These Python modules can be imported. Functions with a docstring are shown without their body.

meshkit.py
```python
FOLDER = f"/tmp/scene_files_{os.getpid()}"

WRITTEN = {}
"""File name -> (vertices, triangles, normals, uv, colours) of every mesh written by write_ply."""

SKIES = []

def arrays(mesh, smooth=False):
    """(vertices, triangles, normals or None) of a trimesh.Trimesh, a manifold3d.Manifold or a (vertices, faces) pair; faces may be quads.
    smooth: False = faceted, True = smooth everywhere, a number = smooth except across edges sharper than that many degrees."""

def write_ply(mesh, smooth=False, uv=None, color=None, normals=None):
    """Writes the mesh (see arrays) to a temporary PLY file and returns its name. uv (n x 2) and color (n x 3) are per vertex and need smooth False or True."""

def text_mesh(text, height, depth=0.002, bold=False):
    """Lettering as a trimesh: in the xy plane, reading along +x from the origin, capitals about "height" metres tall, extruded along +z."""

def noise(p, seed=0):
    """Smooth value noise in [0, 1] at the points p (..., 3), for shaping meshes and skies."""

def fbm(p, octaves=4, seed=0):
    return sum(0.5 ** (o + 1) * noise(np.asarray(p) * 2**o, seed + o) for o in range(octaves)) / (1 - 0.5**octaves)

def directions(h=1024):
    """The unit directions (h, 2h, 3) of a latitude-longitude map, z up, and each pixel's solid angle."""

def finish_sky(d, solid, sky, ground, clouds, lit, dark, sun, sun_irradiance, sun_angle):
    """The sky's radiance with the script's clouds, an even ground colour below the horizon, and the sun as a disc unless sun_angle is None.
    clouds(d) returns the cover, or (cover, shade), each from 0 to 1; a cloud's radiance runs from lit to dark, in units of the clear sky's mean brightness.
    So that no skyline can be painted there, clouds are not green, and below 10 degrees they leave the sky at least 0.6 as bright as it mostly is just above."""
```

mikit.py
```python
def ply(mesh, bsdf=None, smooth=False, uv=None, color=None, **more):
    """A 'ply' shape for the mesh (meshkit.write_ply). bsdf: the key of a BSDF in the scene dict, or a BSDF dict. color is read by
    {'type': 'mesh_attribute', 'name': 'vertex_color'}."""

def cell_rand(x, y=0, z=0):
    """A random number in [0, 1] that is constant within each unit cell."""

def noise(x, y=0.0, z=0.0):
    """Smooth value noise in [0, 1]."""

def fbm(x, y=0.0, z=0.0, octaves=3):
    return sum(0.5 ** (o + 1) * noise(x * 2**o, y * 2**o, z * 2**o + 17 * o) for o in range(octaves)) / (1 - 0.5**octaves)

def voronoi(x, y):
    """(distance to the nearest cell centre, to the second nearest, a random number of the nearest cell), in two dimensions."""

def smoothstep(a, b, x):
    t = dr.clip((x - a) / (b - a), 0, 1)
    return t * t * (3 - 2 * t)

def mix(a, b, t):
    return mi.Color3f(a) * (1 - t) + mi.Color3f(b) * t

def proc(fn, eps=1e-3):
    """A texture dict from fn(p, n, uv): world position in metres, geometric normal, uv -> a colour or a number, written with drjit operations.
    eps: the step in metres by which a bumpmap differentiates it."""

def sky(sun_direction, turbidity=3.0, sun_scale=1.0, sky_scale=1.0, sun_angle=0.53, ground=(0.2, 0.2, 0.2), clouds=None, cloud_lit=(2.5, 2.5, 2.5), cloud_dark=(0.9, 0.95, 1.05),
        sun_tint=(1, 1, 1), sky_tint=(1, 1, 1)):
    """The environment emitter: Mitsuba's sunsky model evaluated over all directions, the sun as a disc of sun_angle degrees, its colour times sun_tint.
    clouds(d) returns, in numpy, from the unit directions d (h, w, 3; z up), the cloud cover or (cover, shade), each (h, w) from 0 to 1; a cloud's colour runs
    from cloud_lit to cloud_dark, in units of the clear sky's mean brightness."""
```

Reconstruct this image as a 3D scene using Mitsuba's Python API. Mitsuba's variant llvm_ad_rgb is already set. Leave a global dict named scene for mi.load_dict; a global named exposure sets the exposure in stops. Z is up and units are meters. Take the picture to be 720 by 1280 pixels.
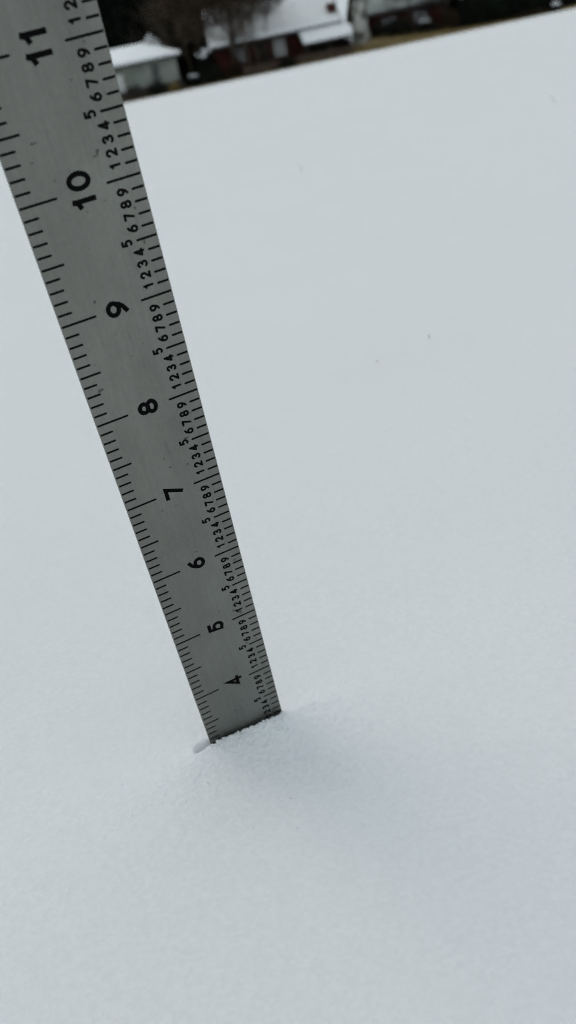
import math, random
import numpy as np, trimesh, drjit as dr, mitsuba as mi, mikit, meshkit
from shapely.geometry import LineString, Polygon, box as sbox
from mikit import proc, ply, noise, fbm, smoothstep, mix
import manifold3d as m3

T = mi.ScalarTransform4f
scene, labels = {}, {}
rng = np.random.default_rng(7)
random.seed(7)

# ---------------------------------------------------------------- camera, sky, exposure
CAM = np.array([0.02752679, -0.21972508, 0.18522542])
FWD = np.array([0.0, 0.89190084, -0.45223102])
CUP = np.array([0.2061866, 0.44251379, 0.87273629])
FOV_Y = 2 * math.degrees(math.atan(640 / 1075.2))
scene['camera'] = {'type': 'thinlens', 'fov': FOV_Y, 'fov_axis': 'y', 'near_clip': 0.01, 'far_clip': 2000.0,
                   'aperture_radius': 0.00084, 'focus_distance': 0.222,
                   'to_world': T().look_at(origin=CAM.tolist(), target=(CAM + FWD).tolist(), up=CUP.tolist())}
scene['sky_light'] = mikit.sky((-0.7, 0.5, 0.9), turbidity=3, sun_scale=0.2, sun_angle=40, sun_tint=(0.95, 0.98, 1.09), clouds=lambda d: 1.0,
                               cloud_lit=(2.20, 2.46, 2.62), ground=(0.75, 0.77, 0.79))
exposure = 0.93

# ---------------------------------------------------------------- helpers
COUNT = {}


def key_for(base):
    n = COUNT.get(base, 0)
    COUNT[base] = n + 1
    return base if n == 0 else f'{base}_{n:03d}'


def thing(name, label, cat, group=None):
    k = key_for(name)
    labels[k] = {'label': label, 'category': cat}
    if group:
        labels[k]['group'] = group
    return k


def part(parent, name, mesh, bsdf, smooth=False, kind=None, label=None, **kw):
    k = key_for(f'{parent}__{name}')
    scene[k] = ply(mesh, bsdf, smooth=smooth, **kw)
    if kind or label:
        labels[k] = {}
        if kind:
            labels[k]['kind'] = kind
        if label:
            labels[k]['label'] = label
    return k


def solo(name, mesh, bsdf, label, cat, smooth=False, group=None, kind=None, **kw):
    k = key_for(name)
    scene[k] = ply(mesh, bsdf, smooth=smooth, **kw)
    labels[k] = {'label': label}
    if cat:
        labels[k]['category'] = cat
    if group:
        labels[k]['group'] = group
    if kind:
        labels[k]['kind'] = kind
    return k


def struct(name, mesh, bsdf, label, smooth=False, **kw):
    scene[name] = ply(mesh, bsdf, smooth=smooth, **kw)
    labels[name] = {'kind': 'structure', 'label': label}


def bx(x0, x1, y0, y1, z0, z1):
    b = trimesh.creation.box((x1 - x0, y1 - y0, z1 - z0))
    b.apply_translation(((x0 + x1) / 2, (y0 + y1) / 2, (z0 + z1) / 2))
    return b


def cat(ms):
    return trimesh.util.concatenate(ms)


def tube(points, radii, n=6):
    """tapered tube through points"""
    P = np.asarray(points, float)
    V, F = [], []
    for i, p in enumerate(P):
        d = P[min(i + 1, len(P) - 1)] - P[max(i - 1, 0)]
        d = d / (np.linalg.norm(d) + 1e-12)
        a = np.cross(d, [0.3, 0.9, 0.1] if abs(d[2]) > 0.7 else [0, 0, 1])
        a /= np.linalg.norm(a) + 1e-12
        b = np.cross(d, a)
        t = np.arange(n) * 2 * np.pi / n
        V.append(p + radii[i] * (np.cos(t)[:, None] * a + np.sin(t)[:, None] * b))
    V = np.vstack(V)
    for i in range(len(P) - 1):
        for k in range(n):
            a0, a1 = i * n + k, i * n + (k + 1) % n
            F += [[a0, a1, a1 + n], [a0, a1 + n, a0 + n]]
    return trimesh.Trimesh(V, F, process=False)


def hull(pts):
    return trimesh.convex.convex_hull(np.asarray(pts, float))


def cutbox(b, cutters):
    """box minus boxes, each given as x0,x1,y0,y1,z0,z1"""
    def mb(c):
        return m3.Manifold.cube((c[1] - c[0], c[3] - c[2], c[5] - c[4])).translate((c[0], c[2], c[4]))
    m = mb(b)
    for c in cutters:
        m = m - mb(c)
    return m


# ---------------------------------------------------------------- materials
def two(d):
    return {'type': 'twosided', 'bsdf': d}


def diffuse(name, rgb, rough=0.9, spec=0.2):
    scene[name] = two({'type': 'principled', 'base_color': {'type': 'rgb', 'value': list(rgb)}, 'roughness': rough, 'specular': spec})


def mottled(name, a, b, f, rough=0.85, stretch=(1, 1, 1), spec=0.2):
    scene[name] = two({'type': 'principled', 'roughness': rough, 'specular': spec,
                       'base_color': proc(lambda p, n, uv: mix(a, b, smoothstep(0.3, 0.7, fbm(p.x * f * stretch[0], p.y * f * stretch[1], p.z * f * stretch[2]))))})


def snow_color(p, n, uv):
    g = noise(p.x * 900, p.y * 900, p.z * 900) * 0.6 + noise(p.x * 2100 + 7, p.y * 2100, p.z * 2100) * 0.4
    near = smoothstep(0.9, 0.25, dr.sqrt(p.x * p.x + p.y * p.y))
    w = fbm(p.x * 9, p.y * 9, p.z * 9)
    return mi.Color3f(0.875, 0.895, 0.905) * (1.0 + (g - 0.5) * 0.10 * near + (w - 0.5) * 0.02)


scene['snow'] = two({'type': 'bumpmap', 'scale': 0.00018,
                     'arbitrary': proc(lambda p, n, uv: (noise(p.x * 1500, p.y * 1500, p.z * 1500) + 0.6 * noise(p.x * 3300, p.y * 3300 + 5, p.z * 3300))
                                       * smoothstep(0.8, 0.2, dr.sqrt(p.x * p.x + p.y * p.y)), eps=1.5e-4),
                     'bsdf': {'type': 'diffuse', 'reflectance': proc(snow_color)}})
diffuse('roof_snow', (0.86, 0.885, 0.895))


TX, TY = 2.2, 5.1


def steel_color(p, n, uv):
    fine = noise(uv.x * 260, uv.y * 9) * 0.5 + noise(uv.x * 90, uv.y * 2.5 + 3) * 0.5
    smudge = fbm(uv.x * 2.6 + 3, uv.y * 1.1)
    spots = noise(uv.x * 24 + 5, uv.y * 24)
    big = noise(uv.x * 9 + 2, uv.y * 9 + 7)
    speck = smoothstep(0.91, 0.96, spots) * smoothstep(0.55, 0.75, big)
    scr = smoothstep(0.9, 0.95, noise(uv.x * 42 + uv.y * 4, uv.y * 1.6)) * smoothstep(0.5, 0.7, noise(uv.x * 3, uv.y * 2 + 11))
    tarnish = smoothstep(0.25, 0.75, fbm(uv.x * 0.55 + TX, uv.y * 0.27 + TY))
    v = 0.232 * (1.0 - 0.16 * tarnish) * (0.915 + 0.17 * fine) * (0.83 + 0.34 * smudge) * (0.95 + 0.1 * noise(uv.x * 55, uv.y * 40)) * (1 - 0.6 * speck) * (1 - 0.1 * scr)
    return mi.Color3f(0.985, 1.0, 0.91) * v


scene['brushed_steel'] = two({'type': 'principled', 'metallic': 1.0, 'anisotropic': 0.4, 'base_color': proc(steel_color),
                              'roughness': proc(lambda p, n, uv: 0.4 + 0.12 * fbm(uv.x * 5, uv.y * 2 + 9) + 0.05 * noise(uv.x * 150, uv.y * 5))})
scene['black_fill'] = two({'type': 'diffuse', 'reflectance': {'type': 'rgb', 'value': [0.006, 0.006, 0.0065]}})
mottled('pale_siding', (0.19, 0.215, 0.185), (0.27, 0.295, 0.26), 0.9)
mottled('red_brick', (0.022, 0.006, 0.005), (0.062, 0.014, 0.011), 1.6)
mottled('dark_wood', (0.016, 0.014, 0.012), (0.04, 0.032, 0.027), 2.5)
mottled('fence_wood', (0.04, 0.029, 0.02), (0.085, 0.06, 0.042), 2.2, stretch=(3, 1, .5))
mottled('grey_shingle', (0.07, 0.08, 0.075), (0.34, 0.38, 0.36), 1.1)
mottled('dry_grass', (0.20, 0.145, 0.05), (0.31, 0.23, 0.10), 1.3)
mottled('bank_soil', (0.13, 0.095, 0.045), (0.24, 0.18, 0.085), 0.8)
mottled('dark_bark', (0.018, 0.015, 0.013), (0.045, 0.037, 0.03), 4)
mottled('brown_bark', (0.05, 0.036, 0.025), (0.11, 0.082, 0.058), 4)
mottled('pale_bark', (0.07, 0.07, 0.06), (0.46, 0.46, 0.42), 1.9, stretch=(1.6, 1.6, .8))
diffuse('white_trim', (0.62, 0.64, 0.62), 0.5, 0.4)
diffuse('dark_trim', (0.03, 0.03, 0.03), 0.6, 0.3)
diffuse('curtain_cloth', (0.28, 0.30, 0.30))
scene['window_glass'] = {'type': 'thindielectric'}
scene['needles'] = two({'type': 'principled', 'roughness': 0.9, 'specular': 0.03, 'base_color': proc(lambda p, n, uv: mix((0.006, 0.009, 0.007), (0.02, 0.026, 0.019), noise(p.x * 2, p.y * 2, p.z * 2)))})
scene['leaf_brown'] = two({'type': 'principled', 'roughness': 0.9, 'specular': 0.03, 'base_color': proc(lambda p, n, uv: mix((0.02, 0.014, 0.01), (0.065, 0.045, 0.028), noise(p.x * 1.5, p.y * 1.5, p.z * 1.5)))})
diffuse('wheel_metal', (0.07, 0.07, 0.075), 0.5, 0.4)

# ---------------------------------------------------------------- the snow field
RX, RU, RN = np.array([0.95163, 0.30085, 0.06235]), np.array([0.00506, -0.21826, 0.97588]), np.array([0.3072, -0.92836, -0.20922])
RO = np.array([-0.00039659, 0.01710234, -0.07646806])      # middle of the ruler's front face at inch 0
INCH = 0.0254
AX = np.array([0.9564, 0.2922]); AX /= np.linalg.norm(AX)   # the ruler's line on the snow
NX = np.array([AX[1], -AX[0]])                              # towards the photographer


def snow_height(x, y):
    P = np.stack([x, y, np.zeros_like(x)], -1)
    r = np.hypot(x, y)
    h = (meshkit.fbm(P * 5.0 + 3.3, 3, 1) - 0.5) * 0.012 * np.clip(r / 0.12, 0, 1)
    h += (meshkit.fbm(P * 1.3 + 9, 3, 2) - 0.5) * 0.032 * np.clip((r - 0.1) / 0.6, 0, 1)
    h += (meshkit.fbm(P * 0.2 + 1.7, 3, 4) - 0.5) * 0.05 * np.clip((r - 2) / 15, 0, 1)
    u, v = x * AX[0] + y * AX[1], x * NX[0] + y * NX[1]
    # a little lip pushed up in front of the blade and a slit at its left end
    du = np.maximum(np.abs(u) - 0.010, 0)
    h += 0.0007 * np.exp(-((v - 0.0015) / 0.003) ** 2) * np.exp(-(du / 0.006) ** 2) * (v > -0.0012)
    # the slit left of the blade: a soft hollow with a ragged, blunt end
    rag = meshkit.noise(P * 420, 21) - 0.5
    tip = np.clip((u + 0.0188 + 0.0012 * rag) / 0.0022, 0, 1)
    tip = tip * tip * (3 - 2 * tip)
    h -= (0.006 + 0.010 * np.clip((u + 0.0188) / 0.007, 0, 1)) * tip * np.exp(-np.abs((v - 0.0002 - 0.0006 * rag) / (0.0014 + 0.0005 * rag)) ** 2.6) * np.clip((-0.0108 - u) / 0.0008, 0, 1)
    h -= 0.0024 * np.exp(-(v / 0.0009) ** 2) * np.clip((0.0122 - np.abs(u)) / 0.0006, 0, 1) * (0.4 + 1.2 * meshkit.noise(P * 420, 22))
    h += 0.0008 * np.exp(-((v - 0.003) / 0.0022) ** 2) * np.exp(-((u + 0.0145) / 0.006) ** 2)
    # the snow falls away to the right in front of the blade and comes back up a hand's breadth further on
    vf = np.maximum(v - 0.0014, 0)
    h -= 0.0100 * (1 - np.exp(-(vf / 0.0095) ** 1.15)) * np.exp(-((u - 0.005 - 0.35 * vf) / (0.0155 + 0.5 * vf)) ** 2) * np.exp(-(vf / 0.075) ** 2)
    # crumbs and grain
    close = np.exp(-((np.hypot(u / 1.8, v - 0.012)) / 0.022) ** 2)
    g1 = meshkit.noise(P * 520, 11) - 0.5
    g2 = meshkit.noise(P * 1050, 12) - 0.5
    g3 = np.maximum(meshkit.noise(P * 300 + 4, 13) - 0.62, 0)
    fade = np.clip((0.16 - r) / 0.08, 0, 1)
    h += fade * g2 * 0.00013 + close * (g1 * 0.00005 + g2 * 0.0004 + g3 * 0.0005)
    # low heaps at the far rim of the field
    h += 0.24 * np.exp(-((x - 26.8) / 0.75) ** 2 - ((y - 77.5) / 1.2) ** 2) + 0.17 * np.exp(-((x - 29.2) / 1.3) ** 2 - ((y - 77.6) / 1.2) ** 2)
    return h


def graded(lo, hi, step, far_lo, far_hi, grow=1.07):
    mid = np.arange(lo, hi, step)
    def run(end):
        out, s, d = [], step, 0.0
        while d < end:
            s = min(s * grow, 6.0)
            d += s
            out.append(d)
        return np.array(out)
    return np.concatenate([lo - run(far_lo)[::-1], mid, mid[-1] + run(far_hi)])


gx = graded(-0.09, 0.12, 0.0005, 150, 150)
gy = graded(-0.125, 0.075, 0.0005, 40, 260)
X, Y = np.meshgrid(gx, gy, indexing='ij')
Z = snow_height(X, Y)
nx, ny = X.shape
idx = np.arange(nx * ny).reshape(nx, ny)
quads = np.stack([idx[:-1, :-1], idx[1:, :-1], idx[1:, 1:], idx[:-1, 1:]], -1).reshape(-1, 4)
sv = np.stack([X, Y, Z], -1).reshape(-1, 3)
struct('snow_field', (sv, quads), 'snow', 'smooth white snow covering the field', smooth=True)

# loose crumbs of snow along the blade
crumbs = []
ico = trimesh.creation.icosphere(subdivisions=1)
for i in range(760):
    u = rng.uniform(-0.0135, 0.0125) if i < 420 else rng.normal(0.0, 0.016)
    v = abs(rng.normal(0, 0.0022)) + 0.0009 if i < 420 else abs(rng.normal(0, 0.014)) + 0.001
    x, y = u * AX[0] + v * NX[0], u * AX[1] + v * NX[1]
    s = rng.uniform(0.00014, 0.00046) * (1.0 if i < 420 else 0.6)
    m = ico.copy()
    m.vertices *= (1 + 0.35 * rng.standard_normal((len(m.vertices), 1)).clip(-1, 1)) * s
    z = float(snow_height(np.array([x]), np.array([y]))[0])
    m.apply_translation((x, y, z + s * 0.35))
    crumbs.append(m)
solo('snow_crumbs', cat(crumbs), 'snow', 'loose white snow crumbs heaped along the foot of the ruler', None, kind='stuff')

# ---------------------------------------------------------------- the ruler
RT = np.eye(4)
RT[:3, 0], RT[:3, 1], RT[:3, 2], RT[:3, 3] = RX * INCH, RU * INCH, RN * INCH, RO - RX * INCH / 2
# blade space: x 0..1 across, y inches, z out of the face


def on_ruler(m):
    m = m.copy()
    m.apply_transform(RT)
    return m


ruler = thing('ruler', 'grey steel ruler with black numbers standing upright in the snow', 'ruler')
th, ch = 0.036, 0.009
prof = [(0, -ch), (ch, 0), (1 - ch, 0), (1, -ch), (1, -th + ch), (1 - ch, -th), (ch, -th), (0, -th + ch)]
ys = np.linspace(0, 12.25, 50)
V, F, UV = [], [], []
for k in range(8):
    a, b = prof[k], prof[(k + 1) % 8]
    o = len(V)
    for yv in ys:
        V += [(a[0], yv, a[1]), (b[0], yv, b[1])]
        UV += [(a[0], yv), (b[0], yv)]
    for i in range(len(ys) - 1):
        q = o + 2 * i
        F += [[q, q + 1, q + 3], [q, q + 3, q + 2]]
for yv, flip in ((0, 1), (12.25, 0)):
    o = len(V)
    V += [(p[0], yv, p[1]) for p in prof]
    UV += [(p[0], yv) for p in prof]
    for k in range(1, 7):
        F.append([o, o + k, o + k + 1] if flip else [o, o + k + 1, o + k])
F = [f[::-1] for f in F]
blade = trimesh.Trimesh(np.array(V, float), F, process=False)
part(ruler, 'blade', on_ruler(blade), 'brushed_steel', uv=np.array(UV, float))

DEPTH = 0.0012


def mark(x0, x1, y, w):
    g = LineString([(x0, y), (x1, y)]).buffer(w / 2, quad_segs=3)
    g = g.intersection(sbox(0.0095, y - 1, 0.9905, y + 1))
    m = trimesh.creation.extrude_polygon(g, DEPTH, engine='earcut')
    m.apply_translation((0, 0, -0.0004))
    return m


def arc(cx, cy, rx, ry, a0, a1, n=18):
    t = np.radians(np.linspace(a0, a1, n))
    return [(cx + rx * math.cos(v), cy + ry * math.sin(v)) for v in t]


# engraved figures as pen strokes in a box 0.62 wide and 1 high (centre lines)
STROKES = {
    '0': [arc(.31, .5, .31, .5, 0, 360, 32)],
    '1': [[(.36, 0), (.36, 1)], [(.36, 1), (.30, .86), (.14, .78)]],
    '2': [arc(.31, .70, .29, .30, 165, -35) + [(.02, 0), (.62, 0)]],
    '3': [arc(.28, .75, .27, .25, 155, -90), arc(.28, .26, .31, .26, 80, -150)],
    '4': [[(.66, .24), (-.02, .24), (.46, 1.02), (.46, 0)]],
    '5': [[(.56, 1), (.12, 1), (.07, .54)] + arc(.28, .32, .31, .32, 130, -125)],
    '6': [arc(.31, .30, .30, .30, 0, 360, 28), [(.03, .40), (.12, .66), (.28, .86), (.50, 1.0)]],
    '7': [[(.02, 1), (.62, 1), (.24, 0)]],
    '8': [arc(.31, .74, .26, .26, 0, 360, 28), arc(.31, .25, .31, .26, 0, 360, 28)],
    '9': [arc(.31, .70, .30, .30, 0, 360, 28), [(.59, .60), (.50, .34), (.34, .14), (.12, 0)]],
}


def numeral(text, cx, cy, height, widen, pen):
    """reads along +y (up the blade), its top towards the left edge"""
    lines, at = [], 0.0
    e = height - pen
    for chx in text:
        wd = 0.42 if chx == '1' else 0.62
        dx = -0.14 if chx == '1' else 0.0
        for st in STROKES[chx]:
            lines.append(LineString([((x + dx) * e * widen + at, y * e) for x, y in st]))
        at += wd * e * widen + pen * 1.45
    from shapely import union_all
    g = union_all([l.buffer(pen / 2, quad_segs=4, cap_style='round' if pen < .03 else 'square', join_style='round' if pen < .03 else 'mitre') for l in lines])
    m = cat([trimesh.creation.extrude_polygon(q, DEPTH, engine='earcut') for q in getattr(g, 'geoms', [g])])
    c = (m.bounds[0] + m.bounds[1]) / 2
    v = m.vertices - [c[0], c[1], 0]
    m.vertices = np.stack([cx - v[:, 1], cy + v[:, 0], v[:, 2] - 0.0004], 1)
    return m


LL, LR = 0.300, 0.283
for inch in range(2, 13):
    for t in range(10):
        y = inch + t / 10
        if y < 2.8 or y > 12.15:
            continue
        jit = rng.uniform(-0.004, 0.004)
        l = LL if t == 0 else 0.188 if t == 5 else 0.122
        part(ruler, 'graduation', on_ruler(mark(0.008, l + jit, y, 0.0205)), 'black_fill')
        l = LR if t == 0 else 0.178 if t == 5 else 0.102
        part(ruler, 'graduation', on_ruler(mark(1 - l + jit, 0.992, y, 0.0205)), 'black_fill')
        if t:
            part(ruler, 'tenth_numeral', on_ruler(numeral(str(t), 0.731 if t == 5 else 0.81, y, 0.095, 0.95, 0.0215)), 'black_fill')
    if 3 < inch < 13:
        part(ruler, 'inch_numeral', on_ruler(numeral(str(inch), 0.5, inch + 0.005, 0.192, 1.17, 0.041)), 'black_fill')

# ---------------------------------------------------------------- blades of grass poking through the snow
def blade_of_grass(x, y, h, w, lean, bsdf, label):
    z = float(snow_height(np.array([x]), np.array([y]))[0])
    P = [np.array([x, y, z - 0.01]), np.array([x + lean * 0.3 * h, y, z + h * 0.5]), np.array([x + lean * h, y + 0.1 * h, z + h])]
    solo('grass_tip', tube(P, [w, w * 0.8, w * 0.15], 5), bsdf, label, 'grass')


diffuse('pale_straw', (0.60, 0.57, 0.43))
diffuse('frosted_stem', (0.66, 0.68, 0.67))
blade_of_grass(0.149, 0.361, 0.0035, 0.0006, 0.2, 'pale_straw', 'tiny yellowish grass tip in the open snow, level with the ruler\'s number 9')
blade_of_grass(0.106, 0.334, 0.0016, 0.0006, 0.8, 'pale_straw', 'faint straw coloured speck in the snow, nearest to the ruler among the grass tips')
blade_of_grass(0.195, 1.597, 0.016, 0.0013, -0.5, 'frosted_stem', 'greyish stem tip in the far snow, level with the ruler\'s number 10')
blade_of_grass(0.808, 1.86, 0.02, 0.0014, -0.9, 'frosted_stem', 'faint grey stem tip in the far snow near the right edge of the picture')

# ---------------------------------------------------------------- the far side: bank, yards
bxs, bys = np.linspace(-60, 90, 151), np.concatenate([np.linspace(77.2, 84, 24), np.linspace(86, 140, 12)])
BX, BY = np.meshgrid(bxs, bys, indexing='ij')


def bank_height(x, y):
    P = np.stack([x, y, np.zeros_like(x)], -1)
    rise = np.clip((y - 77.4) / 3.0, 0, 1)
    rise = rise * rise * (3 - 2 * rise)
    amp = 0.22 + 0.62 * np.exp(-((x - 15.5) / 5.5) ** 2)
    return rise * amp * (0.8 + 0.4 * meshkit.fbm(P * 0.5, 3, 3)) + 0.004 + 0.05 * (meshkit.fbm(P * 0.9, 3, 5) - 0.55) * rise


i2 = np.arange(BX.size).reshape(BX.shape)
q2 = np.stack([i2[:-1, :-1], i2[1:, :-1], i2[1:, 1:], i2[:-1, 1:]], -1).reshape(-1, 4)
struct('yard_ground', (np.stack([BX, BY, bank_height(BX, BY)], -1).reshape(-1, 3), q2), 'bank_soil', 'bare brown yard ground behind the snow field', smooth=True)


def bank_z(x, y):
    return float(bank_height(np.array([float(x)]), np.array([float(y)]))[0])


gv = []
for i in range(5200):
    x = rng.uniform(-10, 34)
    dense = 1.0 if 8.5 < x < 21.5 else 0.35
    if rng.random() > dense:
        continue
    y = rng.uniform(77.0, 80.5)
    z = bank_z(x, max(y, 77.2))
    h = rng.uniform(0.12, 0.42) * (1.0 if dense == 1.0 else 0.55)
    a = rng.uniform(0, 6.28)
    w = np.array([math.cos(a), math.sin(a), 0]) * rng.uniform(0.015, 0.035)
    tip = np.array([rng.normal(0, 0.12), rng.normal(0, 0.12), h])
    p = np.array([x, y, z - 0.03])
    gv.append([p - w, p + w, p + tip])
gv = np.array(gv).reshape(-1, 3)
solo('dry_grass_strip', (gv, np.arange(len(gv)).reshape(-1, 3)), 'dry_grass', 'yellow brown dead grass along the far rim of the snow field', None, kind='stuff')


# ---------------------------------------------------------------- houses
def window(parent, x0, x1, z0, z1, y, trim='white_trim', curtain=True):
    w = key_for(f'{parent}__window')
    f = 0.07
    fr = cat([bx(x0 - f, x0, y - 0.04, y + 0.12, z0 - f, z1 + f), bx(x1, x1 + f, y - 0.04, y + 0.12, z0 - f, z1 + f),
              bx(x0, x1, y - 0.04, y + 0.12, z1, z1 + f), bx(x0, x1, y - 0.06, y + 0.12, z0 - f, z0),
              bx((x0 + x1) / 2 - 0.025, (x0 + x1) / 2 + 0.025, y + 0.02, y + 0.08, z0, z1)])
    scene[f'{w}__frame'] = ply(fr, trim)
    scene[f'{w}__pane'] = ply(bx(x0, x1, y + 0.085, y + 0.09, z0, z1) if False else (np.array([[x0, y + .085, z0], [x1, y + .085, z0], [x1, y + .085, z1], [x0, y + .085, z1]]), np.array([[0, 1, 2], [0, 2, 3]])), 'window_glass')
    if curtain:
        n = 24
        xs = np.linspace(x0 - 0.02, x1 + 0.02, n)
        yy = y + 0.35 + 0.03 * np.sin(np.arange(n) * 1.9)
        v = np.concatenate([np.stack([xs, yy, np.full(n, z0 - 0.05)], 1), np.stack([xs, yy, np.full(n, z1 + 0.05)], 1)])
        q = np.array([[i, i + 1, n + i + 1, n + i] for i in range(n - 1)])
        scene[f'{w}__curtain'] = ply((v, q), 'curtain_cloth')


def door(parent, x0, x1, z1, y, z0=0.0, mat='dark_wood'):
    d = key_for(f'{parent}__door')
    scene[f'{d}__leaf'] = ply(cat([bx(x0, x1, y + 0.05, y + 0.1, z0, z1)] + [bx(x0 + 0.12, x1 - 0.12, y + 0.03, y + 0.049, z0 + a, z0 + b) for a, b in ((0.2, 0.9), (1.05, z1 - z0 - 0.2))]), mat)
    scene[f'{d}__frame'] = ply(cat([bx(x0 - 0.08, x0, y - 0.03, y + 0.1, z0, z1 + 0.08), bx(x1, x1 + 0.08, y - 0.03, y + 0.1, z0, z1 + 0.08), bx(x0, x1, y - 0.03, y + 0.1, z1, z1 + 0.08)]), 'dark_trim')
    k = trimesh.creation.icosphere(subdivisions=1, radius=0.04)
    k.apply_translation((x1 - 0.1, y + 0.0, z0 + 1.0))
    scene[f'{d}__handle'] = ply(k, 'wheel_metal', smooth=True)


def hip_roof(x0, x1, y0, y1, ez, rz, rx0, rx1, t, over=0.45):
    ym = (y0 + y1) / 2
    X0, X1, Y0, Y1 = x0 - over, x1 + over, y0 - over, y1 + over
    base = [(X0, Y0, ez), (X1, Y0, ez), (X1, Y1, ez), (X0, Y1, ez)]
    return hull(base + [(a, b, c + t) for a, b, c in base] + [(rx0, ym, rz + t), (rx1, ym, rz + t)])


def soft_slab(m, step=0.35, amp=0.05, seed=0):
    m = m.subdivide_to_size(step, max_iter=8)
    v = np.array(m.vertices)
    n = meshkit.fbm(v * 0.8, 3, seed)
    top = v[:, 2] > v[:, 2].min() + 0.02
    v[:, 2] += np.where(top, (n - 0.5) * 2 * amp, 0)
    return trimesh.Trimesh(v, m.faces, process=False)


# pale garage on the left
g = thing('garage', 'pale grey garage with a snowy hip roof behind the right edge of the ruler', 'garage')
gx0, gx1, gy0, gy1 = -10.2, -1.35, 80.0, 87.0
openings = [(-3.45, -2.95, gy0 - .5, gy0 + .5, 1.1, 2.3), (-8.6, -5.9, gy0 - .5, gy0 + .5, 0.0, 2.15)]
part(g, 'wall', cutbox((gx0, gx1, gy0, gy1, 0.0, 2.56), openings + [(gx0 + .2, gx1 - .2, gy0 + .2, gy1 - .2, 0.1, 2.5)]), 'pale_siding')
rf = part(g, 'roof', hip_roof(gx0, gx1, gy0, gy1, 2.565, 3.75, -7.4, -4.0, 0.16), 'dark_trim')
part(rf, 'snow_layer', soft_slab(hip_roof(gx0, gx1, gy0, gy1, 2.73, 3.98, -7.4, -4.0, 0.22, 0.47), seed=1), 'roof_snow', smooth=40)
window(g, -3.45, -2.95, 1.1, 2.3, gy0, 'dark_trim', False)
gd = key_for(f'{g}__garage_door')
for k in range(4):
    scene[f'{gd}__panel' + (f'_{k:03d}' if k else '')] = ply(bx(-8.6, -5.9, gy0 + 0.06, gy0 + 0.1, 0.02 + k * 0.53, 0.53 + k * 0.53), 'white_trim')

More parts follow.
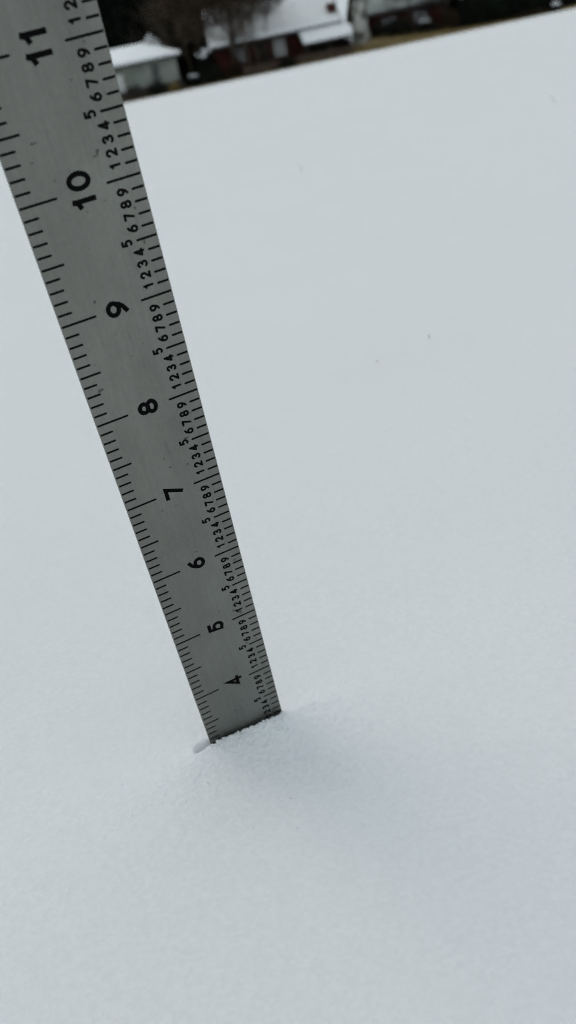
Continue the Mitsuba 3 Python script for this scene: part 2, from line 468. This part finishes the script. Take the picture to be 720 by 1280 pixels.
# shed roof peeping over the garage
s = thing('shed', 'small dark shed with a snowy peak rising behind the garage roof', 'shed')
part(s, 'wall', bx(-4.6, -2.4, 92, 95, 0, 3.9), 'dark_wood')
rf = part(s, 'roof', hull([(-4.8, 91.7, 3.9), (-2.2, 91.7, 3.9), (-3.5, 91.7, 4.85), (-4.8, 95.3, 3.9), (-2.2, 95.3, 3.9), (-3.5, 95.3, 4.85)]), 'dark_trim')
part(rf, 'snow_layer', soft_slab(hull([(-4.9, 91.6, 4.0), (-2.1, 91.6, 4.0), (-3.5, 91.6, 5.25), (-4.9, 95.3, 4.0), (-2.1, 95.3, 4.0), (-3.5, 95.3, 5.25)]), seed=2), 'roof_snow', smooth=40)

# ranch house
h = thing('brick_house', 'dark red brick house under a broad snow covered roof with a brick chimney', 'house')
hx0, hx1, hy0, hy1 = 2.0, 12.4, 81.0, 90.0
ops = [(6.95, 7.75, hy0 - .5, hy0 + .5, 1.15, 2.2), (3.5, 4.6, hy0 - .5, hy0 + .5, 1.15, 2.2), (5.3, 6.2, hy0 - .5, hy0 + .5, 0.3, 2.25)]
part(h, 'wall', cutbox((hx0, hx1, hy0, hy1, 0.0, 2.5), ops + [(hx0 + .25, hx1 - .25, hy0 + .25, hy1 - .25, .1, 2.45)]), 'red_brick')
EZ, RZ, OV = 2.45, 5.3, 0.6
ym = (hy0 + hy1) / 2


def gable(x0, x1, y0, y1, ez, rz, t, dz=0.0):
    ymm = (y0 + y1) / 2
    sec = [(y0, ez + dz), (y0, ez + dz + t), (ymm, rz + dz + t), (y1, ez + dz + t), (y1, ez + dz), (ymm, rz + dz)]
    v = [(x, a, b) for x in (x0, x1) for a, b in sec]
    f = [(i, (i + 1) % 6, 6 + (i + 1) % 6, 6 + i) for i in range(6)]
    tri = [t for q in f for t in ((q[0], q[1], q[2]), (q[0], q[2], q[3]))]
    tri += [(0, 5, 1), (1, 5, 2), (2, 5, 3), (3, 5, 4), (6, 7, 11), (7, 8, 11), (8, 9, 11), (9, 10, 11)]
    m = trimesh.Trimesh(np.array(v, float), tri, process=False)
    m.fix_normals()
    return m


rf = part(h, 'roof', gable(hx0 - .4, hx1 + .35, hy0 - OV, hy1 + OV, EZ, RZ, 0.2), 'dark_trim')
part(rf, 'snow_layer', soft_slab(gable(hx0 - .42, hx1 + .2, hy0 - OV - .05, hy1 + OV, EZ, RZ, 0.25, 0.205), seed=3), 'roof_snow', smooth=40)
for sx in (hx0 + 0.01, hx1 - 0.26):
    part(h, 'gable_wall', hull([(sx, hy0, 2.5), (sx, hy1, 2.5), (sx, ym, 5.2), (sx + .25, hy0, 2.5), (sx + .25, hy1, 2.5), (sx + .25, ym, 5.2)]), 'red_brick')
cx, cy = 12.15, 81.5
ck = part(rf, 'chimney', cat([bx(cx - .36, cx + .36, cy - .36, cy + .36, 2.7, 3.95), bx(cx - .43, cx + .43, cy - .43, cy + .43, 3.95, 4.08)]), 'red_brick', label='red brick chimney')
part(rf, 'chimney_snow', hull([(cx + a, cy + b, c) for a in (-.4, .4) for b in (-.4, .4) for c in (4.082, 4.2)] + [(cx, cy, 4.3)]), 'roof_snow')
window(h, 6.95, 7.75, 1.15, 2.2, hy0)
window(h, 3.5, 4.6, 1.15, 2.2, hy0, 'dark_trim', False)
door(h, 5.3, 6.2, 2.25, hy0, 0.3)
part(h, 'gutter', tube([(hx0 - .4, hy0 - OV - .12, EZ + .02), (hx1 + .3, hy0 - OV - .12, EZ + .02)], [.07, .07], 8), 'dark_trim')

# lean-to with a low snowy roof
l = thing('lean_to_shed', 'low dark lean-to with a flat sloping snowy roof in front of the brick house', 'shed')
part(l, 'wall', cat([bx(9.3, 9.45, 78.6, 80.6, 0, 1.35), bx(12.75, 12.9, 78.6, 80.6, 0, 1.35), bx(9.45, 12.75, 80.2, 80.4, 0, 1.9)]), 'dark_wood')
for px_ in (9.35, 11.1, 12.85):
    part(l, 'post', bx(px_ - .06, px_ + .06, 78.35, 78.47, 0, 1.36), 'dark_wood')
slope = [(78.2, 1.38), (80.35, 2.15)]
rf = part(l, 'roof', hull([(x, a, b + c) for x in (9.05, 13.1) for a, b in slope for c in (0, .12)]), 'dark_trim')
part(rf, 'snow_layer', soft_slab(hull([(x, a, b + c) for x in (9.07, 13.08) for a, b in slope for c in (.124, .36)]), amp=.03, seed=4), 'roof_snow', smooth=40)

# second brick house on the right
h2 = thing('bungalow', 'red brick bungalow with a patchy grey roof right of the pale tree trunk', 'house')
part(h2, 'wall', cutbox((15.0, 21.6, 82, 90, 0, 2.6), [(16.3, 17.5, 81.5, 82.5, 1.3, 2.2), (19.0, 20.2, 81.5, 82.5, 1.3, 2.2), (15.2, 21.4, 82.2, 89.8, .1, 2.55)]), 'red_brick')
rf = part(h2, 'roof', gable(14.6, 22.0, 81.4, 90.6, 2.55, 4.9, 0.22), 'grey_shingle')
part(h2, 'fascia', bx(14.6, 22.0, 81.33, 81.395, 2.5, 2.76), 'dark_trim')
window(h2, 16.3, 17.5, 1.3, 2.2, 82.0, 'dark_trim', False)
window(h2, 19.0, 20.2, 1.3, 2.2, 82.0, 'dark_trim', False)

# far cottage roof between the dark trees
c_ = thing('cottage', 'dark cottage with a pale snowy roof half hidden by dark trees at the right', 'house')
part(c_, 'wall', bx(24.0, 29.0, 95, 101, 0, 2.4), 'dark_wood')
rf = part(c_, 'roof', gable(23.7, 29.3, 94.5, 101.5, 2.38, 4.3, .18), 'dark_trim')
part(rf, 'snow_layer', gable(23.72, 29.28, 94.45, 101.5, 2.38, 4.3, .15, .185), 'roof_snow')

# ---------------------------------------------------------------- fences
def board_fence(x0, x1, y, h, bw, label, bsdf):
    k = thing('board_fence', label, 'fence')
    n = int((x1 - x0) / bw)
    for i in range(n):
        a = x0 + i * bw
        z = bank_z(a, y)
        hh = h + rng.uniform(-.03, .03)
        part(k, 'board', hull([(a + .012, y + yy, z - .1) for yy in (0, .025)] + [(a + bw - .012, y + yy, z - .1) for yy in (0, .025)] +
                              [(a + .012, y + yy, z + hh) for yy in (0, .025)] + [(a + bw - .012, y + yy, z + hh) for yy in (0, .025)]), bsdf)
    for zz in (.25, .75):
        part(k, 'rail', bx(x0, x1, y + .03, y + .08, h * zz + .2 - .05, h * zz + .2 + .05), bsdf)
    for xx in np.arange(x0 + .1, x1, 2.4):
        part(k, 'post', bx(xx - .06, xx + .06, y + .085, y + .2, -.1, h + .25), bsdf)
    return k


board_fence(3.9, 13.2, 78.0, 0.62, 0.3, 'low brown board fence in front of the brick house', 'fence_wood')
board_fence(-8.8, -0.9, 78.8, 0.72, 0.3, 'dark weathered board fence in front of the pale garage', 'dark_wood')


# ---------------------------------------------------------------- trees
def bare_tree(x, y, height, r0, label, bark, seed, twig_from=0.3, spread=0.55, twigs=True, group=None, low=None):
    R = np.random.default_rng(seed)
    k = thing('bare_tree', label, 'tree', group)
    z0 = bank_z(x, y) - 0.2
    trunk_pts = [np.array([x, y, z0])]
    n = 7
    for i in range(1, n + 1):
        trunk_pts.append(trunk_pts[0] + np.array([R.normal(0, .10) * i * .5, R.normal(0, .10) * i * .5, height * .78 * i / n]))
    rad = [r0 * (1.15 if i == 0 else 1 - 0.8 * i / n) for i in range(n + 1)]
    part(k, 'trunk', tube(trunk_pts, rad, 9), bark, smooth=True)
    limbs, tw = [], []

    def grow(p, d, length, r, depth):
        pts, rr = [p], [r]
        m = 4
        for i in range(1, m + 1):
            d = d + R.normal(0, .16, 3) + np.array([0, 0, .04])
            d /= np.linalg.norm(d)
            pts.append(pts[-1] + d * length / m)
            rr.append(r * (1 - .65 * i / m))
        (limbs if depth < 2 else tw).append(tube(pts, rr, 5 if depth < 2 else 3))
        if depth < 3:
            for j in range(5 if depth else 6):
                i = R.integers(1, m + 1)
                dd = d + R.normal(0, spread, 3)
                dd /= np.linalg.norm(dd)
                grow(pts[i], dd, length * R.uniform(.45, .65), max(rr[i] * .6, .008), depth + 1)

    for j in range(9):
        t = R.uniform(low if low is not None else twig_from, 1.0)
        i = min(int(t * n), n - 1)
        p = trunk_pts[i] * (1 - (t * n - i)) + trunk_pts[i + 1] * (t * n - i)
        a = R.uniform(0, 2 * np.pi)
        d = np.array([math.cos(a), math.sin(a), R.uniform(.4, 1.1)])
        d /= np.linalg.norm(d)
        grow(p, d, height * R.uniform(.25, .38), r0 * .38 * (1.1 - .6 * t), 0)
    part(k, 'limbs', cat(limbs), bark, smooth=False)
    part(k, 'twigs', cat(tw), bark, kind='stuff')
    return k


def conifer(x, y, height, rad, label, seed, base=0.05, n=7000, group=None):
    R = np.random.default_rng(seed)
    k = thing('evergreen_tree', label, 'tree', group)
    z0 = bank_z(x, y) - .2
    part(k, 'trunk', tube([(x, y, z0), (x, y, z0 + height * .5), (x, y, z0 + height * .97)], [height * .025, height * .015, .02], 8), 'dark_bark', smooth=True)
    t = base + (1 - base) * (1 - np.sqrt(R.random(n))) ** 1.0
    a = R.uniform(0, 2 * np.pi, n)
    lay = 0.72 + 0.28 * np.abs(np.sin(t * 34 + np.sin(a * 3) * .8))
    lob = 0.8 + 0.35 * np.sin(a * 5 + t * 17 + seed) * np.sin(a * 2 - t * 9)
    rr = rad * (1 - t) ** .8 * lay * lob * np.sqrt(R.uniform(.25, 1, n)) + .05
    c = np.stack([x + rr * np.cos(a), y + rr * np.sin(a), z0 + height * t - rr * .18], 1)
    out = np.stack([np.cos(a), np.sin(a), R.uniform(-.5, .25, n)], 1) + R.normal(0, .3, (n, 3))
    out /= np.linalg.norm(out, axis=1, keepdims=True)
    side = np.cross(out, R.normal(0, 1, (n, 3)))
    side /= np.linalg.norm(side, axis=1, keepdims=True)
    L = R.uniform(.16, .42, (n, 1)) * height / 9
    w = L * .28
    V = np.stack([c - side * w, c + side * w, c + out * L, c - out * L * .3 + side * .01], 1).reshape(-1, 3)
    Fq = np.arange(4 * n).reshape(n, 4)
    part(k, 'crown', (V, np.concatenate([Fq[:, [0, 1, 2]], Fq[:, [0, 3, 1]]])), 'needles', kind='stuff')
    return k


def shrub(x, y, w, hgt, label, seed, bsdf='needles', snow=0.0, n=900, name='shrub', group=None, dep=None):
    R = np.random.default_rng(seed)
    k = thing(name, label, 'shrub' if name == 'shrub' else name, group)
    z0 = bank_z(x, y) - .05
    d = R.normal(0, 1, (n, 3))
    d /= np.linalg.norm(d, axis=1, keepdims=True)
    d[:, 2] = np.abs(d[:, 2])
    lob = .75 + .5 * meshkit.noise(d * 2.2 + seed, seed)
    c = d * (R.uniform(.25, 1, (n, 1)) ** .5) * lob[:, None] * [w / 2, (dep or w) / 2, hgt] + [x, y, z0]
    L = R.uniform(.06, .16, (n, 1))
    o = d + R.normal(0, .5, (n, 3))
    o /= np.linalg.norm(o, axis=1, keepdims=True)
    s_ = np.cross(o, R.normal(0, 1, (n, 3)))
    s_ /= np.linalg.norm(s_, axis=1, keepdims=True)
    V = np.stack([c - s_ * L * .4, c + s_ * L * .4, c + o * L], 1).reshape(-1, 3)
    part(k, 'foliage', (V, np.arange(3 * n).reshape(n, 3)), bsdf, kind='stuff')
    st = []
    for j in range(7):
        a = R.uniform(0, 6.28)
        st.append(tube([(x, y, z0), (x + math.cos(a) * w * .2, y + math.sin(a) * w * .2, z0 + hgt * .5), (x + math.cos(a) * w * .35, y + math.sin(a) * w * .35, z0 + hgt * .85)], [.03, .02, .008], 4))
    part(k, 'stem', cat(st), 'dark_bark')
    if snow:
        lumps = []
        for j in range(9):
            m = trimesh.creation.icosphere(subdivisions=2)
            f = .75 + .5 * meshkit.noise(m.vertices * 1.8 + seed + j, seed)
            q = R.uniform(.25, .75)
            m.vertices = m.vertices * f[:, None] * [w * .2 * q, (dep or w) * .2 * q, snow * q] + [x + R.normal(0, w * .14), y + R.normal(0, (dep or w) * .12), z0 + hgt * R.uniform(.78, .97)]
            lumps.append(m)
        m = cat(lumps)
        part(k, 'snow_cap', m, 'roof_snow', smooth=True)
    return k


conifer(-7.4, 93, 12, 3.0, 'tall black green evergreen behind the garage, next to the ruler', 21)
conifer(-4.6, 97, 13, 3.2, 'tall dark evergreen behind the shed peak', 22)
conifer(-1.2, 84.5, 6.5, 1.2, 'slim dark evergreen at the right corner of the garage', 23, n=5000)
conifer(-0.9, 96, 13, 3.0, 'dark evergreen behind the slim one at the garage corner', 24)
conifer(2.6, 99, 12, 3.2, 'dark evergreen between the garage and the brick house, behind brown branches', 25)
conifer(6.4, 102, 12.5, 3.4, 'dark evergreen rising behind the left half of the snowy brick house roof', 26)
bare_tree(-0.3, 83.0, 8.2, .13, 'thin brown bare tree between the garage and the tall dark bushes', 'brown_bark', 39, low=.3)
bare_tree(2.0, 83.5, 8.6, .16, 'brown bare tree behind the tall bush with the snow clump', 'brown_bark', 40, low=.28)
bare_tree(5.3, 80.2, 7.2, .1, 'slender brown bare tree whose twigs cross the left part of the snowy house roof', 'brown_bark', 42, low=.35)
bare_tree(4.6, 79.7, 7.6, .12, 'brown bare tree before the dark window of the brick house', 'brown_bark', 41, low=.4)
bare_tree(0.9, 86, 9.5, .24, 'brown bare tree between the garage and the brick house, nearer the garage', 'brown_bark', 31, low=.3)
bare_tree(3.4, 80.0, 8.5, .15, 'brown bare tree standing before the left end of the brick house', 'brown_bark', 32, low=.38)
bare_tree(-2.4, 89, 9, .2, 'brown bare tree behind the garage roof', 'dark_bark', 33, low=.4)
bare_tree(6.0, 93, 8.8, .18, 'brown bare tree behind the snowy brick house roof', 'brown_bark', 34, low=.45)
bare_tree(6.6, 80.3, 7.0, .09, 'thin dark bare tree in front of the snowy brick house roof', 'dark_bark', 38, low=.55)
bare_tree(14.15, 80.4, 12, .78, 'thick pale mottled tree trunk between the two brick houses', 'pale_bark', 35, low=.5)
bare_tree(18.3, 80.8, 7.5, .12, 'thin dark bare tree in front of the bungalow roof', 'dark_bark', 36, low=.35)
bare_tree(21.6, 80.6, 8, .2, 'dark bare tree at the right corner of the bungalow', 'dark_bark', 37, low=.2)
def leafy_tree(x, y, cz, rx, ry, rz, label, seed, n):
    R = np.random.default_rng(seed)
    k = thing('brown_oak', label, 'tree')
    z0 = bank_z(x, y) - .2
    part(k, 'trunk', tube([(x - .9, y, z0), (x - .8, y, 2.2), (x - .3, y, cz)], [.26, .2, .1], 9), 'dark_bark', smooth=True)
    limb = []
    for j in range(16):
        a = R.uniform(0, 6.283)
        p = np.array([x - .7, y, R.uniform(2.6, cz)])
        q = np.array([x + rx * .8 * math.cos(a), y + ry * .8 * math.sin(a), cz + rz * R.uniform(-.5, .7)])
        limb.append(tube([p, (p + q) / 2 + [0, 0, .3], q], [.09, .05, .012], 5))
    part(k, 'limbs', cat(limb), 'dark_bark')
    d = R.normal(0, 1, (n, 3))
    d /= np.linalg.norm(d, axis=1, keepdims=True)
    lob = .72 + .5 * meshkit.noise(d * 3 + seed, seed)
    c = d * (R.uniform(.05, 1, (n, 1)) ** .45) * lob[:, None]
    c = c[meshkit.noise(c * 5 + 3, seed + 1) > .3] * [rx, ry, rz] + [x, y, cz]
    n = len(c)
    o = R.normal(0, 1, (n, 3))
    o /= np.linalg.norm(o, axis=1, keepdims=True)
    sd = np.cross(o, R.normal(0, 1, (n, 3)))
    sd /= np.linalg.norm(sd, axis=1, keepdims=True)
    L = R.uniform(.08, .2, (n, 1))
    V = np.stack([c - sd * L * .45, c + sd * L * .45, c + o * L], 1).reshape(-1, 3)
    part(k, 'crown', (V, np.arange(3 * n).reshape(n, 3)), 'leaf_brown', kind='stuff')


leafy_tree(4.3, 79.7, 6.7, 6.4, 2.4, 3.1, 'wide brown leaved tree whose crown overhangs the left part of the snowy house roof', 61, 26000)
conifer(23.4, 88, 10, 2.3, 'black evergreen right of the bungalow', 27)
conifer(27.2, 90, 9, 2.4, 'broad black evergreen behind the hedge, middle of the right group', 28)
conifer(31.2, 89, 10, 3.0, 'black evergreen farthest to the right', 29)

# the wood far behind the houses, one dark mass
WV, WF, off = [], [], 0
for i in range(110):
    wx = rng.uniform(-20, 14) if i < 75 else rng.uniform(25, 52)
    wy = rng.uniform(112, 128)
    H, Rr, n = rng.uniform(11, 16), rng.uniform(2.6, 4.0), 1000
    t = 1 - np.sqrt(rng.random(n))
    a = rng.uniform(0, 6.283, n)
    rr = Rr * (1 - t) ** .7 * np.sqrt(rng.uniform(.3, 1, n))
    c = np.stack([wx + rr * np.cos(a), wy + rr * np.sin(a), H * t], 1)
    o = np.stack([np.cos(a), np.sin(a), rng.uniform(-.4, .4, n)], 1) * rng.uniform(.5, 1.1, (n, 1))
    sd = np.cross(o, rng.normal(0, 1, (n, 3)))
    sd *= .35 / np.linalg.norm(sd, axis=1, keepdims=True)
    WV.append(np.stack([c - sd, c + sd, c + o], 1).reshape(-1, 3))
WV = np.vstack(WV)
solo('far_woods', (WV, np.arange(len(WV)).reshape(-1, 3)), 'needles', 'dark wood of evergreens far behind all the houses', None, kind='stuff')

shrub(-5.2, 79.4, 1.8, 1.0, 'dark rounded bush before the garage, left of the dry weeds', 41, dep=1)
shrub(-3.3, 78.3, 1.7, 1.15, 'dark bush under the garage window', 42, dep=1)
shrub(-1.9, 78.1, 1.0, .75, 'yellowish dry weeds at the right end of the garage wall', 43, 'dry_grass', dep=.8)
shrub(-0.2, 79.0, 1.2, 1.0, 'low bush with a white snow cap beside the garage corner', 44, snow=.2, dep=1)
shrub(0.95, 81.0, 1.5, 2.6, 'tall dark bush with a snow clump on top right of the garage', 45, snow=.26, n=1600, dep=1.2)
shrub(2.3, 81.6, 1.5, 2.95, 'tall dark bush with a smaller snow clump left of the brick house', 46, 'leaf_brown', snow=.16, n=1600, dep=1.2)
shrub(1.5, 78.4, 2.6, 1.15, 'broad dark bush between the fences', 47, n=1500, dep=1)
shrub(3.4, 79.3, 1.6, 1.5, 'dark brown bush at the left end of the brown fence', 48, 'leaf_brown', dep=1)
shrub(7.4, 77.8, 1.4, .95, 'small blackish bush in front of the brown fence', 49, dep=.6)
shrub(15.6, 80.6, 1.3, 1.3, 'dark bush right of the pale tree trunk', 50, dep=1)
shrub(24.0, 80.0, 5.0, 2.6, 'long dark hedge right of the bungalow', 51, n=5000, name='hedge', dep=1.4)
shrub(29.2, 80.4, 7.0, 2.7, 'dark reddish hedge at the far right edge', 52, n=7000, name='hedge', dep=1.4)
shrub(29.85, 78.4, .9, .62, 'little bush capped with bluish white snow at the far right', 53, snow=.2, dep=.7)
shrub(27.8, 78.9, 4.2, .42, 'low brown dead growth behind the snow heaps at the right', 54, 'leaf_brown', n=1500, dep=.8)


# ---------------------------------------------------------------- low growth before the bungalow
shrub(17.3, 80.0, 2.6, 1.35, 'wide blackish bush in front of the left window of the bungalow', 71, n=1800, dep=1.1)
shrub(19.5, 79.8, 1.9, 1.1, 'dark bush with a small snow clump in front of the bungalow', 72, n=1400, snow=.14, dep=1)
shrub(21.5, 79.9, 2.0, 1.5, 'dark brown bush at the right end of the bungalow', 73, 'leaf_brown', n=1400, dep=1)
